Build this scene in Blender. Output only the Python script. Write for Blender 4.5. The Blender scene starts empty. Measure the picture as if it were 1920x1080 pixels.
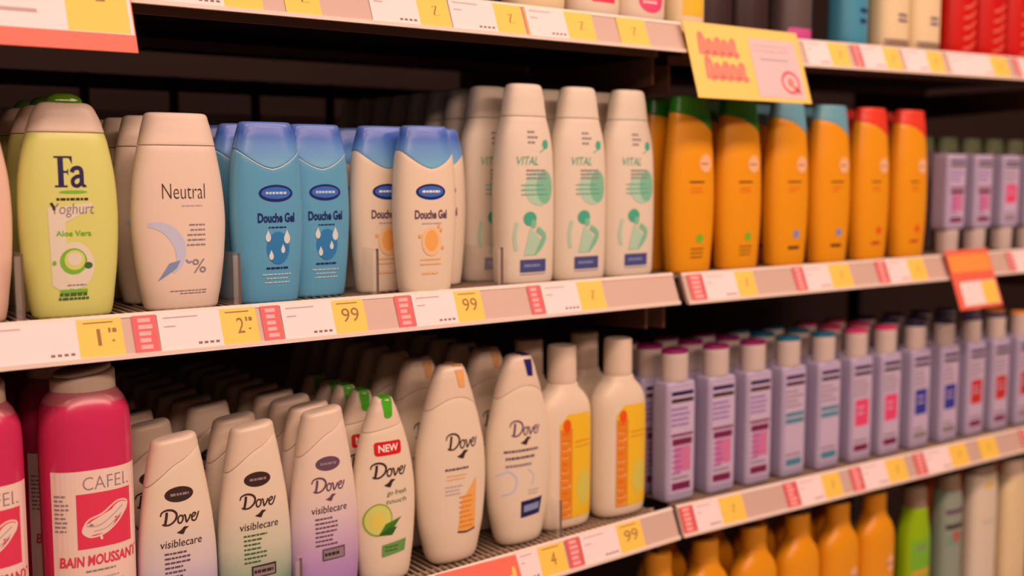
import bpy, bmesh, math, random
from math import sin, cos, pi, radians, atan, sqrt
from mathutils import Vector, Matrix
random.seed(7)
S = bpy.context.scene
COL = S.collection

# ------------------------------------------------------------------ camera, light, exposure
cam_d = bpy.data.cameras.new('camera')
cam = bpy.data.objects.new('camera', cam_d); COL.objects.link(cam)
cam.location = (0, -1.0, 1.45)
cam.rotation_euler = (radians(90 - 5.955), 0, radians(-36.526))
cam_d.sensor_width = 36.0
cam_d.lens = 2073.0 / 1920 * 36
cam_d.clip_start = 0.05
cam_d.dof.use_dof = True
cam_d.dof.focus_distance = 1.06
cam_d.dof.aperture_fstop = 2.8
S.camera = cam

w = bpy.data.worlds.new('store_ambient'); S.world = w; w.use_nodes = True
w.node_tree.nodes['Background'].inputs['Color'].default_value = (1.0, 0.66, 0.56, 1)
w.node_tree.nodes['Background'].inputs['Strength'].default_value = 0.05

def area(name, loc, rot, sx, sy, power, color=(1.0, 0.665, 0.535)):
    l = bpy.data.lights.new(name, 'AREA'); l.shape = 'RECTANGLE'; l.size = sx; l.size_y = sy
    l.energy = power; l.color = color
    o = bpy.data.objects.new(name, l); COL.objects.link(o); o.location = loc; o.rotation_euler = rot
    return o
# two runs of ceiling fluorescents along the aisle
area('aisle_ceiling_light', (1.0, -1.25, 2.75), (radians(18), 0, 0), 4.5, 0.30, 58)
area('far_ceiling_light', (1.0, -2.7, 2.75), (radians(30), 0, 0), 5.0, 0.30, 62)

S.view_settings.view_transform = 'Standard'
S.view_settings.look = 'None'
S.view_settings.gamma = 1.0
S.view_settings.use_curve_mapping = False
S.view_settings.exposure = 0.0

# ------------------------------------------------------------------ materials
MATS = {}
def lin(c):
    return tuple(((v / 255) / 12.92 if v / 255 <= 0.04045 else ((v / 255 + 0.055) / 1.055) ** 2.4) for v in c)
def mat(name, rgb, rough=0.4, spec=0.5, noise=0.0, ramp=None, coat=0.0, trans=0.0, alpha=1.0, metal=0.0, sss=0.0):
    """procedural principled; ramp = [(z_in_metres, rgb), ...] a printed colour change up the object"""
    m = bpy.data.materials.new(name); m.use_nodes = True
    nt = m.node_tree; b = nt.nodes['Principled BSDF']
    b.inputs['Base Color'].default_value = (*lin(rgb), 1)
    b.inputs['Roughness'].default_value = rough
    b.inputs['Specular IOR Level'].default_value = spec
    b.inputs['Coat Weight'].default_value = coat
    b.inputs['Coat Roughness'].default_value = 0.12
    b.inputs['Transmission Weight'].default_value = trans
    b.inputs['Alpha'].default_value = alpha
    b.inputs['Metallic'].default_value = metal
    if ramp:
        tc = nt.nodes.new('ShaderNodeTexCoord'); sp = nt.nodes.new('ShaderNodeSeparateXYZ')
        mr = nt.nodes.new('ShaderNodeMapRange'); cr = nt.nodes.new('ShaderNodeValToRGB')
        nt.links.new(tc.outputs['Object'], sp.inputs[0]); nt.links.new(sp.outputs['Z'], mr.inputs['Value'])
        z0, z1 = ramp[0][0], ramp[-1][0]
        mr.inputs['From Min'].default_value = z0; mr.inputs['From Max'].default_value = z1
        nt.links.new(mr.outputs[0], cr.inputs[0])
        els = cr.color_ramp.elements
        while len(els) < len(ramp): els.new(0.5)
        for e, (z, c) in zip(els, ramp):
            e.position = (z - z0) / (z1 - z0)
        for e, (z, c) in zip(els, ramp): e.color = (*lin(c), 1)
        nt.links.new(cr.outputs[0], b.inputs['Base Color'])
    if noise:
        n = nt.nodes.new('ShaderNodeTexNoise'); n.inputs['Scale'].default_value = 60
        mp = nt.nodes.new('ShaderNodeMapRange')
        mp.inputs['To Min'].default_value = max(0.02, rough - noise); mp.inputs['To Max'].default_value = rough + noise
        nt.links.new(n.outputs['Fac'], mp.inputs['Value']); nt.links.new(mp.outputs[0], b.inputs['Roughness'])
    MATS[name] = m
    return m
mat('white_plastic', (230, 214, 190), 0.38, 0.45, 0.04)
mat('cream_cap', (226, 206, 184), 0.34, 0.5, 0.04)
mat('vital_white', (226, 214, 194), 0.42, 0.4, 0.04)
mat('neutral_white', (230, 210, 192), 0.40, 0.4, 0.04)
mat('lime_body', (216, 220, 126), 0.34, 0.5, 0.03)
mat('pink_cream', (232, 196, 178), 0.36, 0.5, 0.03)
mat('green_clear', (84, 128, 14), 0.08, 0.8, 0, coat=0.8)
mat('aqua', (94, 166, 204), 0.30, 0.5, 0.03)
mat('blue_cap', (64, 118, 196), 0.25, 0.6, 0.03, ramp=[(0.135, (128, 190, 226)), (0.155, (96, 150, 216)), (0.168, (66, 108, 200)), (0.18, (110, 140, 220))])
mat('seam_white', (190, 220, 236), 0.3)
mat('navy', (24, 38, 110), 0.35)
mat('logo_blue', (60, 110, 200), 0.35)
mat('drop_pale', (214, 226, 224), 0.35)
mat('drop_blue', (50, 128, 190), 0.35)
mat('sun_orange', (240, 176, 96), 0.4)
mat('sun_orange_pale', (240, 200, 150), 0.4)
mat('ink_navy', (34, 22, 84), 0.45)
mat('ink_dark', (58, 36, 32), 0.45)
mat('ink_grey', (142, 130, 136), 0.5)
mat('ink_pale', (186, 176, 178), 0.5)
mat('ink_purple', (104, 72, 98), 0.5)
mat('ink_green', (120, 190, 50), 0.45)
mat('ink_darkgreen', (60, 110, 50), 0.45)
mat('label_cream', (226, 218, 196), 0.45)
mat('pale_blue', (196, 202, 226), 0.45)
mat('mid_blue', (132, 150, 196), 0.45)
mat('teal_print', (70, 178, 146), 0.45)
mat('teal_pale', (176, 214, 188), 0.45)
mat('teal_mid', (130, 196, 164), 0.45)
mat('slate_box', (72, 80, 140), 0.45)
mat('orange_body', (236, 158, 24), 0.30, 0.5, 0.03)
mat('orange_print', (232, 90, 22), 0.4)
mat('orange_pale', (244, 190, 140), 0.4)
mat('cap_green', (44, 132, 38), 0.3, 0.5)
mat('cap_aqua', (110, 170, 190), 0.3, 0.5)
mat('cap_coral', (232, 66, 46), 0.3, 0.5)
mat('silver_cap', (206, 190, 182), 0.35, 0.6, 0.03)
mat('magenta', (140, 10, 96), 0.3)
mat('teal_dark', (14, 104, 136), 0.3)
mat('pink_hot', (214, 44, 110), 0.3)
mat('navy_cap', (34, 24, 84), 0.3)
mat('lilac', (178, 168, 200), 0.36, 0.5, 0.04)
mat('lilac_light', (200, 184, 214), 0.36)
mat('print_violet', (134, 86, 176), 0.45)
mat('print_rose', (206, 120, 168), 0.45)
mat('print_wine', (120, 26, 80), 0.45)
mat('print_teal', (70, 140, 160), 0.45)
mat('print_hot', (232, 72, 122), 0.45)
mat('print_red', (200, 50, 44), 0.45)
mat('print_cobalt', (50, 60, 160), 0.45)
mat('new_red', (214, 16, 26), 0.4)
mat('pure_white', (244, 240, 232), 0.45)
mat('cuke', (212, 220, 120), 0.4)
mat('cuke_rim', (150, 176, 60), 0.4)
mat('cuke_core', (226, 214, 96), 0.4)
mat('leaf_green', (64, 136, 36), 0.4)
mat('leaf_dark', (40, 100, 24), 0.4)
mat('box_green', (104, 160, 84), 0.4)
mat('tab_green', (70, 178, 24), 0.25, 0.6)
mat('tab_orange', (232, 172, 104), 0.3)
mat('tab_blue', (38, 34, 112), 0.3)
mat('label_yellow', (240, 196, 40), 0.45)
mat('label_lemon', (214, 206, 90), 0.45)
mat('print_amber', (226, 140, 30), 0.45)
mat('body_purple_foot', (230, 226, 214), 0.36, 0.45, 0, ramp=[(0.0, (140, 118, 200)), (0.03, (160, 144, 206)), (0.075, (212, 202, 208)), (0.12, (230, 214, 192))])
mat('body_green_foot', (230, 226, 214), 0.36, 0.45, 0, ramp=[(0.0, (72, 132, 104)), (0.03, (120, 162, 136)), (0.075, (204, 206, 184)), (0.12, (230, 214, 192))])
mat('body_violet_foot', (230, 226, 214), 0.36, 0.45, 0, ramp=[(0.0, (160, 120, 196)), (0.04, (184, 150, 204)), (0.09, (220, 200, 206)), (0.125, (230, 212, 194))])
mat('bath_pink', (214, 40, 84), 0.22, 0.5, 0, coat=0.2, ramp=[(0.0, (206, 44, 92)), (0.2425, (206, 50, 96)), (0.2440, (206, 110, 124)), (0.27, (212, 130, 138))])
mat('bath_red', (226, 58, 92), 0.4)
mat('bath_label', (240, 214, 200), 0.45)
mat('rail', (204, 176, 162), 0.42, 0.4, 0.04)
mat('rail_edge', (244, 226, 214), 0.3)
mat('tag_white', (246, 226, 226), 0.5)
mat('tag_yellow', (246, 206, 84), 0.5)
mat('tag_red', (222, 92, 96), 0.5)
mat('tag_redlight', (244, 176, 176), 0.5)
mat('tag_ink', (130, 100, 96), 0.6)
mat('tag_inkpale', (190, 164, 164), 0.6)
mat('price_ink', (150, 112, 60), 0.6)
mat('sign_yellow', (246, 208, 96), 0.45)
mat('sign_red', (232, 134, 112), 0.5)
mat('sign_pink', (238, 196, 200), 0.5)
mat('promo_red', (232, 84, 62), 0.45)
mat('promo_orange', (244, 156, 70), 0.45)
mat('shelf_dark', (46, 30, 26), 0.6, 0.3, 0.08)
mat('shelf_brown', (104, 72, 58), 0.55, 0.3, 0.08)
mat('wire', (186, 160, 134), 0.4, 0.5, 0.05)
mat('shelf_black', (24, 15, 14), 0.7, 0.2, 0.05)
mat('black_metal', (12, 10, 12), 0.45)
mat('back_board', (44, 28, 24), 0.8, 0.2, 0.05)
mat('back_strip', (190, 160, 156), 0.5)
mat('floor_vinyl', (190, 176, 160), 0.35, 0.5, 0.08)
mat('clear_plastic', (236, 226, 216), 0.1, 0.5, 0, alpha=0.12)
mat('clear_edge', (120, 96, 84), 0.3, 0.5, 0, alpha=0.85)
mat('dark_bottle', (58, 40, 40), 0.3)
mat('grey_bottle', (90, 76, 76), 0.4)
mat('olive_cap', (88, 100, 66), 0.4)
mat('magenta_print', (216, 84, 156), 0.4)
mat('navy_bottle', (22, 44, 76), 0.3)
mat('teal_bottle', (72, 150, 178), 0.3)
mat('cream_bottle', (234, 214, 170), 0.4)
mat('red_bottle', (206, 22, 18), 0.28, 0.5, 0, coat=0.2)
mat('red_print', (230, 110, 90), 0.4)
mat('lime_green', (150, 196, 10), 0.3)
mat('green_deep', (70, 140, 10), 0.25)
mat('grey_cap', (150, 128, 108), 0.4)
mat('teal_grey', (146, 160, 146), 0.4)
mat('terracotta', (186, 82, 40), 0.4)
mat('brown_carton', (96, 62, 52), 0.7)

# ------------------------------------------------------------------ helpers
def link(o, parent=None):
    COL.objects.link(o)
    if parent: o.parent = parent
    return o
def tag(o, label, cat=None, group=None, kind=None):
    if label: o['label'] = label
    if cat: o['category'] = cat
    if group: o['group'] = group
    if kind: o['kind'] = kind
    return o
def empty(name, loc=(0, 0, 0), rot=(0, 0, 0)):
    o = bpy.data.objects.new(name, None); COL.objects.link(o); o.location = loc; o.rotation_euler = rot
    o.empty_display_size = 0.05
    return o
def mesh_obj(name, verts, faces, mats, fm=None, parent=None, smooth=True):
    me = bpy.data.meshes.new(name); me.from_pydata(verts, [], faces); me.update()
    for m in mats: me.materials.append(MATS[m])
    if fm:
        me.polygons.foreach_set('material_index', fm)
    if smooth:
        me.polygons.foreach_set('use_smooth', [True] * len(me.polygons))
        try: me.set_sharp_from_angle(angle=radians(38))
        except Exception: pass
    me.validate()
    return link(bpy.data.objects.new(name, me), parent)
def copy_tree(o, parent=None):
    c = o.copy(); COL.objects.link(c)
    if parent: c.parent = parent
    for ch in list(o.children): copy_tree(ch, c)
    return c
class MB:
    """collects boxes / prisms into ONE mesh"""
    def __init__(s): s.v = []; s.f = []; s.m = []; s.names = []
    def mi(s, n):
        if n not in s.names: s.names.append(n)
        return s.names.index(n)
    def box(s, a, b, m):
        k = len(s.v); x0, y0, z0 = a; x1, y1, z1 = b
        s.v += [(x0, y0, z0), (x1, y0, z0), (x1, y1, z0), (x0, y1, z0), (x0, y0, z1), (x1, y0, z1), (x1, y1, z1), (x0, y1, z1)]
        for q in ((0, 3, 2, 1), (4, 5, 6, 7), (0, 1, 5, 4), (1, 2, 6, 5), (2, 3, 7, 6), (3, 0, 4, 7)):
            s.f.append([k + i for i in q]); s.m.append(s.mi(m))
    def prism_x(s, prof, x0, x1, m):
        """prof: (y,z) list, extruded along x"""
        k = len(s.v); n = len(prof)
        s.v += [(x0, y, z) for y, z in prof] + [(x1, y, z) for y, z in prof]
        s.f.append([k + i for i in range(n)][::-1]); s.m.append(s.mi(m))
        s.f.append([k + n + i for i in range(n)]); s.m.append(s.mi(m))
        for i in range(n):
            j = (i + 1) % n
            s.f.append([k + i, k + j, k + n + j, k + n + i]); s.m.append(s.mi(m))
    def build(s, name, parent=None, smooth=False):
        return mesh_obj(name, s.v, s.f, s.names, s.m, parent, smooth)

# ------------------------------------------------------------------ bottle shapes
def cr(p0, p1, p2, p3, t):
    return 0.5 * (2 * p1 + (p2 - p0) * t + (2 * p0 - 5 * p1 + 4 * p2 - p3) * t * t + (3 * p1 - p0 - 3 * p2 + p3) * t ** 3)
class Shape:
    """superelliptic section (half-width a, half-depth b, power n) changing with height"""
    def __init__(s, secs, n=2.4):
        s.z = [q[0] for q in secs]; s.A = [q[1] for q in secs]; s.B = [q[2] for q in secs]
        s.N = [(q[3] if len(q) > 3 else n) for q in secs]
        s.h = s.z[-1]
    def at(s, z):
        z = min(max(z, s.z[0]), s.z[-1]); i = 0
        while i < len(s.z) - 2 and z > s.z[i + 1]: i += 1
        t = (z - s.z[i]) / (s.z[i + 1] - s.z[i])
        def f(L):
            g = lambda k: L[min(max(k, 0), len(L) - 1)]
            lo, hi = min(g(i), g(i + 1)), max(g(i), g(i + 1))
            v = cr(g(i - 1), g(i), g(i + 1), g(i + 2), t)
            pad = (hi - lo) * 0.15 + 0.0006
            return min(max(v, lo - pad), hi + pad)
        return f(s.A), f(s.B), s.N[i] * (1 - t) + s.N[i + 1] * t
    def front(s, u, z, eps=0.0003):
        a, b, n = s.at(z)
        r = min(abs(u) / a, 0.985)
        return (max(-0.985 * a, min(0.985 * a, u)), -b * (1 - r ** n) ** (1 / n) - eps, z)
def loft(name, sh, zlo, zhi, material, parent=None, rings=26, segs=56, bev=0.003, grow=0.0, bevb=None):
    """zlo / zhi: numbers or functions of s=cos(angle) in [-1,1] -> height"""
    lo = zlo if callable(zlo) else (lambda s, y: zlo)
    hi = zhi if callable(zhi) else (lambda s, y: zhi)
    bevb = bev if bevb is None else bevb
    V = []; Fc = []
    spec = []
    for k in range(4):   # bottom bevel
        a = k / 3 * pi / 2
        spec.append(('b', bevb * (1 - sin(a)), bevb * (1 - cos(a))))
    spec = [('b', bevb * (1 - sin(k / 3 * pi / 2)), bevb * (1 - cos(k / 3 * pi / 2))) for k in range(4)]
    # entry: (kind, inset, dz)
    for k in range(1, rings): spec.append(('m', 0, k / rings))
    spec += [('t', bev * (1 - cos(k / 3 * pi / 2)), bev * (1 - sin(k / 3 * pi / 2))) for k in range(4)]
    for kind, ins, q in spec:
        for j in range(segs):
            th = 2 * pi * j / segs; c, s_ = cos(th), sin(th)
            l, h = lo(c, s_), hi(c, s_)
            if kind == 'b': z = l + q
            elif kind == 't': z = h - q
            else: z = l + bevb + (h - bev - l - bevb) * q
            a, b, n = sh.at(z)
            a += grow - ins; b += grow - ins
            x = a * (abs(c) ** (2 / n)) * (1 if c >= 0 else -1); y = b * (abs(s_) ** (2 / n)) * (1 if s_ >= 0 else -1)
            V.append((x, y, z))
    R = len(spec)
    for i in range(R - 1):
        for j in range(segs):
            k = (j + 1) % segs
            Fc.append((i * segs + j, i * segs + k, (i + 1) * segs + k, (i + 1) * segs + j))
    cb = len(V); V.append((0, 0, sum(V[j][2] for j in range(segs)) / segs))
    o = (R - 1) * segs
    V.append((0, 0, sum(V[o + j][2] for j in range(segs)) / segs))
    for j in range(segs):
        k = (j + 1) % segs
        Fc.append((cb, k, j)); Fc.append((cb + 1, o + j, o + k))
    return mesh_obj(name, V, Fc, [material], None, parent)

# ------------------------------------------------------------------ printed matter laid on a surface
_glyph = {}
def glyphs(s, bold=0.0):
    key = (s, bold)
    if key in _glyph: return _glyph[key]
    c = bpy.data.curves.new('t', 'FONT'); c.body = s; c.size = 1; c.offset = bold; c.resolution_u = 3
    o = bpy.data.objects.new('t', c); COL.objects.link(o)
    dg = bpy.context.evaluated_depsgraph_get(); dg.update()
    me = o.evaluated_get(dg).to_mesh()
    V = [(v.co.x, v.co.y) for v in me.vertices]; Fc = [list(p.vertices) for p in me.polygons]
    o.evaluated_get(dg).to_mesh_clear()
    bpy.data.objects.remove(o); bpy.data.curves.remove(c)
    _glyph[key] = (V, Fc)
    return _glyph[key]
class D:
    def __init__(s, surf): s.surf = surf; s.v = []; s.f = []; s.m = []; s.names = []; s.e = 0.0003
    def mi(s, n):
        if n not in s.names: s.names.append(n)
        return s.names.index(n)
    def up(s): s.e += 0.00012
    def add(s, V, Fc, m):
        k = len(s.v); s.v += [s.surf(u, v, s.e) for u, v in V]
        mi = s.mi(m)
        for q in Fc: s.f.append([k + i for i in q]); s.m.append(mi)
    def quad(s, p00, p10, p11, p01, m, nx=10, ny=8):
        V = []
        for j in range(ny + 1):
            for i in range(nx + 1):
                a, b = i / nx, j / ny
                V.append(tuple((p00[t] * (1 - a) + p10[t] * a) * (1 - b) + (p01[t] * (1 - a) + p11[t] * a) * b for t in (0, 1)))
        W = nx + 1
        s.add(V, [(j * W + i, j * W + i + 1, (j + 1) * W + i + 1, (j + 1) * W + i) for j in range(ny) for i in range(nx)], m)
    def rect(s, u0, v0, u1, v1, m, nx=10, ny=4, skew=0.0):
        s.quad((u0, v0), (u1, v0 + skew), (u1, v1 + skew), (u0, v1), m, nx, ny)
    def ell(s, cu, cv, ru, rv, m, rot=0.0, n=28, rings=3):
        V = [(cu, cv)]; Fc = []
        for r in range(1, rings + 1):
            for i in range(n):
                a = 2 * pi * i / n; x = ru * r / rings * cos(a); y = rv * r / rings * sin(a)
                V.append((cu + x * cos(rot) - y * sin(rot), cv + x * sin(rot) + y * cos(rot)))
        for i in range(n):
            Fc.append((0, 1 + i, 1 + (i + 1) % n))
            for r in range(rings - 1):
                a = 1 + r * n; b = a + n
                Fc.append((a + i, b + i, b + (i + 1) % n, a + (i + 1) % n))
        s.add(V, Fc, m)
    def rrect(s, u0, v0, u1, v1, r, m):
        s.rect(u0, v0 + r, u1, v1 - r, m); s.rect(u0 + r, v0, u1 - r, v0 + r, m); s.rect(u0 + r, v1 - r, u1 - r, v1, m)
        for cu in (u0 + r, u1 - r):
            for cv in (v0 + r, v1 - r): s.ell(cu, cv, r, r, m, n=16, rings=1)
    def stroke(s, pts, wd, m, sub=5, taper=None, closed=False):
        P = list(pts); n = len(P); Q = []
        rng = n if closed else n - 1
        for i in range(rng):
            g = (lambda k: P[k % n]) if closed else (lambda k: P[min(max(k, 0), n - 1)])
            for t in range(sub):
                Q.append(tuple(cr(g(i - 1)[c], g(i)[c], g(i + 1)[c], g(i + 2)[c], t / sub) for c in (0, 1)))
        if not closed: Q.append(P[-1])
        V = []; N = len(Q)
        for i, q in enumerate(Q):
            a = Q[(i - 1) % N] if closed or i else q; b = Q[(i + 1) % N] if closed or i < N - 1 else q
            dx, dy = b[0] - a[0], b[1] - a[1]; L = math.hypot(dx, dy) or 1
            ww = wd / 2
            if taper: ww *= taper(i / (N - 1))
            V += [(q[0] - dy / L * ww, q[1] + dx / L * ww), (q[0] + dy / L * ww, q[1] - dx / L * ww)]
        Fc = [(2 * i, 2 * i + 1, 2 * (i + 1) + 1, 2 * (i + 1)) for i in range(N - 1)]
        if closed: Fc.append((2 * (N - 1), 2 * (N - 1) + 1, 1, 0))
        s.add(V, Fc, m)
    def poly(s, pts, m):
        s.add(list(pts), [list(range(len(pts)))], m)
    def text(s, t, u0, v0, u1, v1, m, shear=0.0, bold=0.0, vertical=False):
        V, Fc = glyphs(t, bold)
        V = [(x + shear * y, y) for x, y in V]
        x0, x1 = min(p[0] for p in V), max(p[0] for p in V); y0, y1 = min(p[1] for p in V), max(p[1] for p in V)
        if vertical:
            W = [(u0 + (y - y0) / (y1 - y0) * (u1 - u0) * 1.0, v1 - (x - x0) / (x1 - x0) * (v1 - v0)) for x, y in V]
            Fc = Fc
        else:
            W = [(u0 + (x - x0) / (x1 - x0) * (u1 - u0), v0 + (y - y0) / (y1 - y0) * (v1 - v0)) for x, y in V]
        s.add(W, Fc, m)
    def fine(s, u0, v0, u1, v1, m, rows=3, fill=0.45, align='l'):
        """lines of print too small to read"""
        h = (v1 - v0) / rows
        for r in range(rows):
            L = (u1 - u0) * random.uniform(0.65, 1.0)
            a = u0 if align == 'l' else (u1 - L if align == 'r' else (u0 + u1 - L) / 2)
            vv = v1 - (r + 0.5) * h; x = a
            while x < a + L - 0.0008:
                w_ = min(random.uniform(0.002, 0.0055), a + L - x)
                s.rect(x, vv - h * fill / 2, x + w_, vv + h * fill / 2, m, 3, 1)
                x += w_ + 0.0008
    def build(s, name, parent):
        return mesh_obj(name, s.v, s.f, s.names, s.m, parent, smooth=False)
def script_word(d, u0, v0, u1, v1, m):
    """the slanted script wordmark D-o-v-e"""
    W = 2.45; sx = (u1 - u0) / W; sy = (v1 - v0) / 1.08
    f = lambda pts: [(u0 + (x + 0.0) * sx, v0 + (y + 0.06) * sy) for x, y in pts]
    t = 0.105 * sx * 1.0
    d.stroke(f([(0.40, 0.86), (0.36, 0.5), (0.26, 0.02)]), t * 1.5, m)
    d.stroke(f([(0.02, 0.62), (0.10, 0.86), (0.40, 1.0), (0.78, 0.93), (1.0, 0.66), (0.92, 0.3), (0.60, 0.03), (0.26, 0.0), (0.10, 0.1)]), t, m, taper=lambda q: 0.65 + 0.6 * sin(pi * q))
    d.stroke(f([(1.22, 0.52), (1.08, 0.34), (1.10, 0.08), (1.24, 0.02), (1.38, 0.2), (1.38, 0.45)]), t * 0.95, m, closed=True)
    d.stroke(f([(1.44, 0.50), (1.54, 0.48), (1.58, 0.2), (1.62, 0.02), (1.78, 0.22), (1.90, 0.50)]), t, m)
    d.stroke(f([(1.96, 0.26), (2.14, 0.34), (2.24, 0.48), (2.12, 0.55), (1.98, 0.38), (1.98, 0.12), (2.10, 0.02), (2.26, 0.1), (2.45, 0.58)]), t * 0.9, m)
def bird(d, cu, cv, r, m):
    d.poly([(cu - r, cv - r * 0.2), (cu - r * 0.3, cv + r * 0.1), (cu + r * 0.25, cv + r * 0.62), (cu + r, cv + r * 0.5), (cu + r * 0.45, cv + r * 0.1), (cu + r * 0.1, cv - r * 0.6), (cu - r * 0.35, cv - r * 0.5)], m)

# ------------------------------------------------------------------ shelf surfaces
X0, XM, X1 = 0.0, 0.9975, 2.0
def rail_A(x): return 1.6345 if x < XM else 1.630 + 0.0165 * (x - 1.2)
def rail_B(x): return 1.3235 if x < XM else 1.3222 - 0.0035 * (x - 1.0)
def rail_C(x): return 1.0095 + 0.0250 * (x - 0.629) if x < XM else 1.0190 - 0.0165 * (x - 1.007)
def rail_D(x): return 0.700
RAIL = dict(A=rail_A, B=rail_B, C=rail_C, D=rail_D)
def deck(sh, x): return RAIL[sh](x) - 0.0015
RH = dict(A=0.037, B=0.037, C=0.037, D=0.037); RP = 0.016

def shelf(sh, x0, x1, label):
    f = RAIL[sh]; xm = (x0 + x1) / 2
    z = f(x0 + 0.001); slope = (f(x1 - 0.001) - f(x0 + 0.001)) / (x1 - x0 - 0.002)
    root = empty('shelf', (x0, 0, z), (0, -atan(slope), 0)); L = x1 - x0
    tag(root, label, 'shelf', None)
    b = MB()
    b.box((0.004, 0.003, -0.0285), (L - 0.004, 0.45, -0.0075), 'shelf_black')
    b.box((0.0, 0.0, -0.034), (L, 0.004, -0.004), 'shelf_brown')
    b.box((0.004, 0.03, -0.040), (L - 0.004, 0.034, -0.0285), 'shelf_brown')
    b.box((0.004, 0.30, -0.040), (L - 0.004, 0.304, -0.0285), 'shelf_brown')
    b.build('shelf_board', root)
    wv = MB(); n = int((L - 0.02) / 0.0085)
    for i in range(n):
        x = 0.01 + i * 0.0085
        wv.box((x, 0.0045, -0.0046), (x + 0.0023, 0.449, -0.0022), 'wire')
    for y in (0.02, 0.12, 0.22, 0.32, 0.42): wv.box((0.01, y, -0.0075), (L - 0.01, y + 0.003, -0.0044), 'wire')
    wv.build('wire_deck', root)
    r = MB(); h = RH[sh]
    r.prism_x([(0.0, 0.0), (-0.002, 0.0008), (-0.0035, -0.001), (-RP - 0.0015, -h + 0.0015), (-RP - 0.0012, -h), (-RP + 0.003, -h), (-0.0005, -0.0055)], 0, L, 'rail')
    r.prism_x([(-RP - 0.0012, -h + 0.0035), (-RP - 0.0036, -h + 0.003), (-RP - 0.0036, -h - 0.0008), (-RP + 0.001, -h - 0.0008), (-RP + 0.001, -h)], 0, L, 'rail_edge')
    r.prism_x([(-0.0022, 0.001), (-0.0046, -0.0004), (-0.0052, -0.0026), (-0.0035, -0.0026)], 0, L, 'rail_edge')
    r.build('price_rail', root)
    for x, nm in ((0.006, 0), (L - 0.010, 1)):
        br = MB(); k = len(br.v)
        P = [(0.0345, -0.0405), (0.0345, -0.074), (0.10, -0.078), (0.449, -0.092), (0.449, -0.029), (0.305, -0.029), (0.3045, -0.0405)]
        n_ = len(P)
        br.v += [(x, y, z_) for y, z_ in P] + [(x + 0.004, y, z_) for y, z_ in P]
        mi = br.mi('shelf_brown')
        br.f.append(list(range(n_))[::-1]); br.m.append(mi)
        br.f.append([n_ + i for i in range(n_)]); br.m.append(mi)
        for i in range(n_):
            br.f.append([i, (i + 1) % n_, n_ + (i + 1) % n_, n_ + i]); br.m.append(mi)
        br.build('bracket', root)
    return root
shelf('A', X0 + 0.0, XM - 0.0015, 'top shelf of the left bay with dark underside and beige price rail')
shelf('A', XM + 0.010, X1, 'top shelf of the right bay behind the yellow promotion sign')
shelf('B', X0 + 0.0, XM - 0.0075, 'middle shelf of the left bay carrying the blue and white shower gels')
shelf('B', XM + 0.008, X1, 'middle shelf of the right bay carrying the orange bottles')
shelf('C', X0 + 0.0, XM - 0.0015, 'lower shelf of the left bay with black gaps between its deck wires')
shelf('C', XM + 0.006, X1, 'lower shelf of the right bay carrying the lilac bottles')
shelf('D', XM + 0.006, X1, 'bottom shelf of the right bay under the short orange necked bottles')

# uprights, back mesh, floor (the setting)
fl = MB(); fl.box((-3, -4, -0.05), (6, 1.2, 0), 'floor_vinyl'); tag(fl.build('floor'), None, None, None, 'structure')
bb = MB(); bb.box((-1.0, 0.62, 0.0), (3.2, 0.64, 2.1), 'back_board'); tag(bb.build('wall_back'), None, None, None, 'structure')
for x in (-0.016, XM - 0.0035, X1 + 0.003):
    p = MB(); p.box((x, 0.452, 0.0), (x + 0.012, 0.482, 2.05), 'black_metal')
    tag(p.build('shelf_upright'), {-0.016: 'black steel shelf upright at the left end of the shelving', X1 + 0.003: 'black steel shelf upright at the right end of the shelving'}.get(x, 'black steel shelf upright between the two bays'), 'upright')
pl = MB(); pl.box((-0.03, 0.05, 0), (X1 + 0.03, 0.60, 0.10), 'shelf_brown')
tag(pl.build('plinth'), 'dark brown plinth the shelving stands on', 'plinth')
g = empty('back_grid', (0, 0.50, 1.345)); tag(g, 'black wire grid closing the back of the middle shelf', 'grid')
k = 0
x = 0.06
while x < 2.0:
    m_ = MB(); m_.box((x, -0.004, -0.02), (x + 0.011, 0.004, 0.235), 'black_metal'); m_.build('grid_bar', g); x += 0.118
m_ = MB(); m_.box((0.0, 0.0045, 0.215), (2.0, 0.012, 0.235), 'black_metal'); m_.build('grid_crossbar', g)
bs = MB(); bs.prism_x([(0.55, 1.535), (0.545, 1.50), (0.548, 1.50), (0.56, 1.535)], -0.4, 2.1, 'back_strip')
for i in range(18): bs.box((-0.35 + i * 0.14, 0.556, 1.36), (-0.35 + i * 0.14 + 0.012, 0.56, 1.50), 'black_metal')
tag(bs.build('back_rail'), 'dim pinkish rail behind the black wire grid of the middle shelf', 'rail')

# ------------------------------------------------------------------ bottle builders (each returns a root Empty at the base)
def root_of(name): return empty(name)
def finish(root): return root

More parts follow.
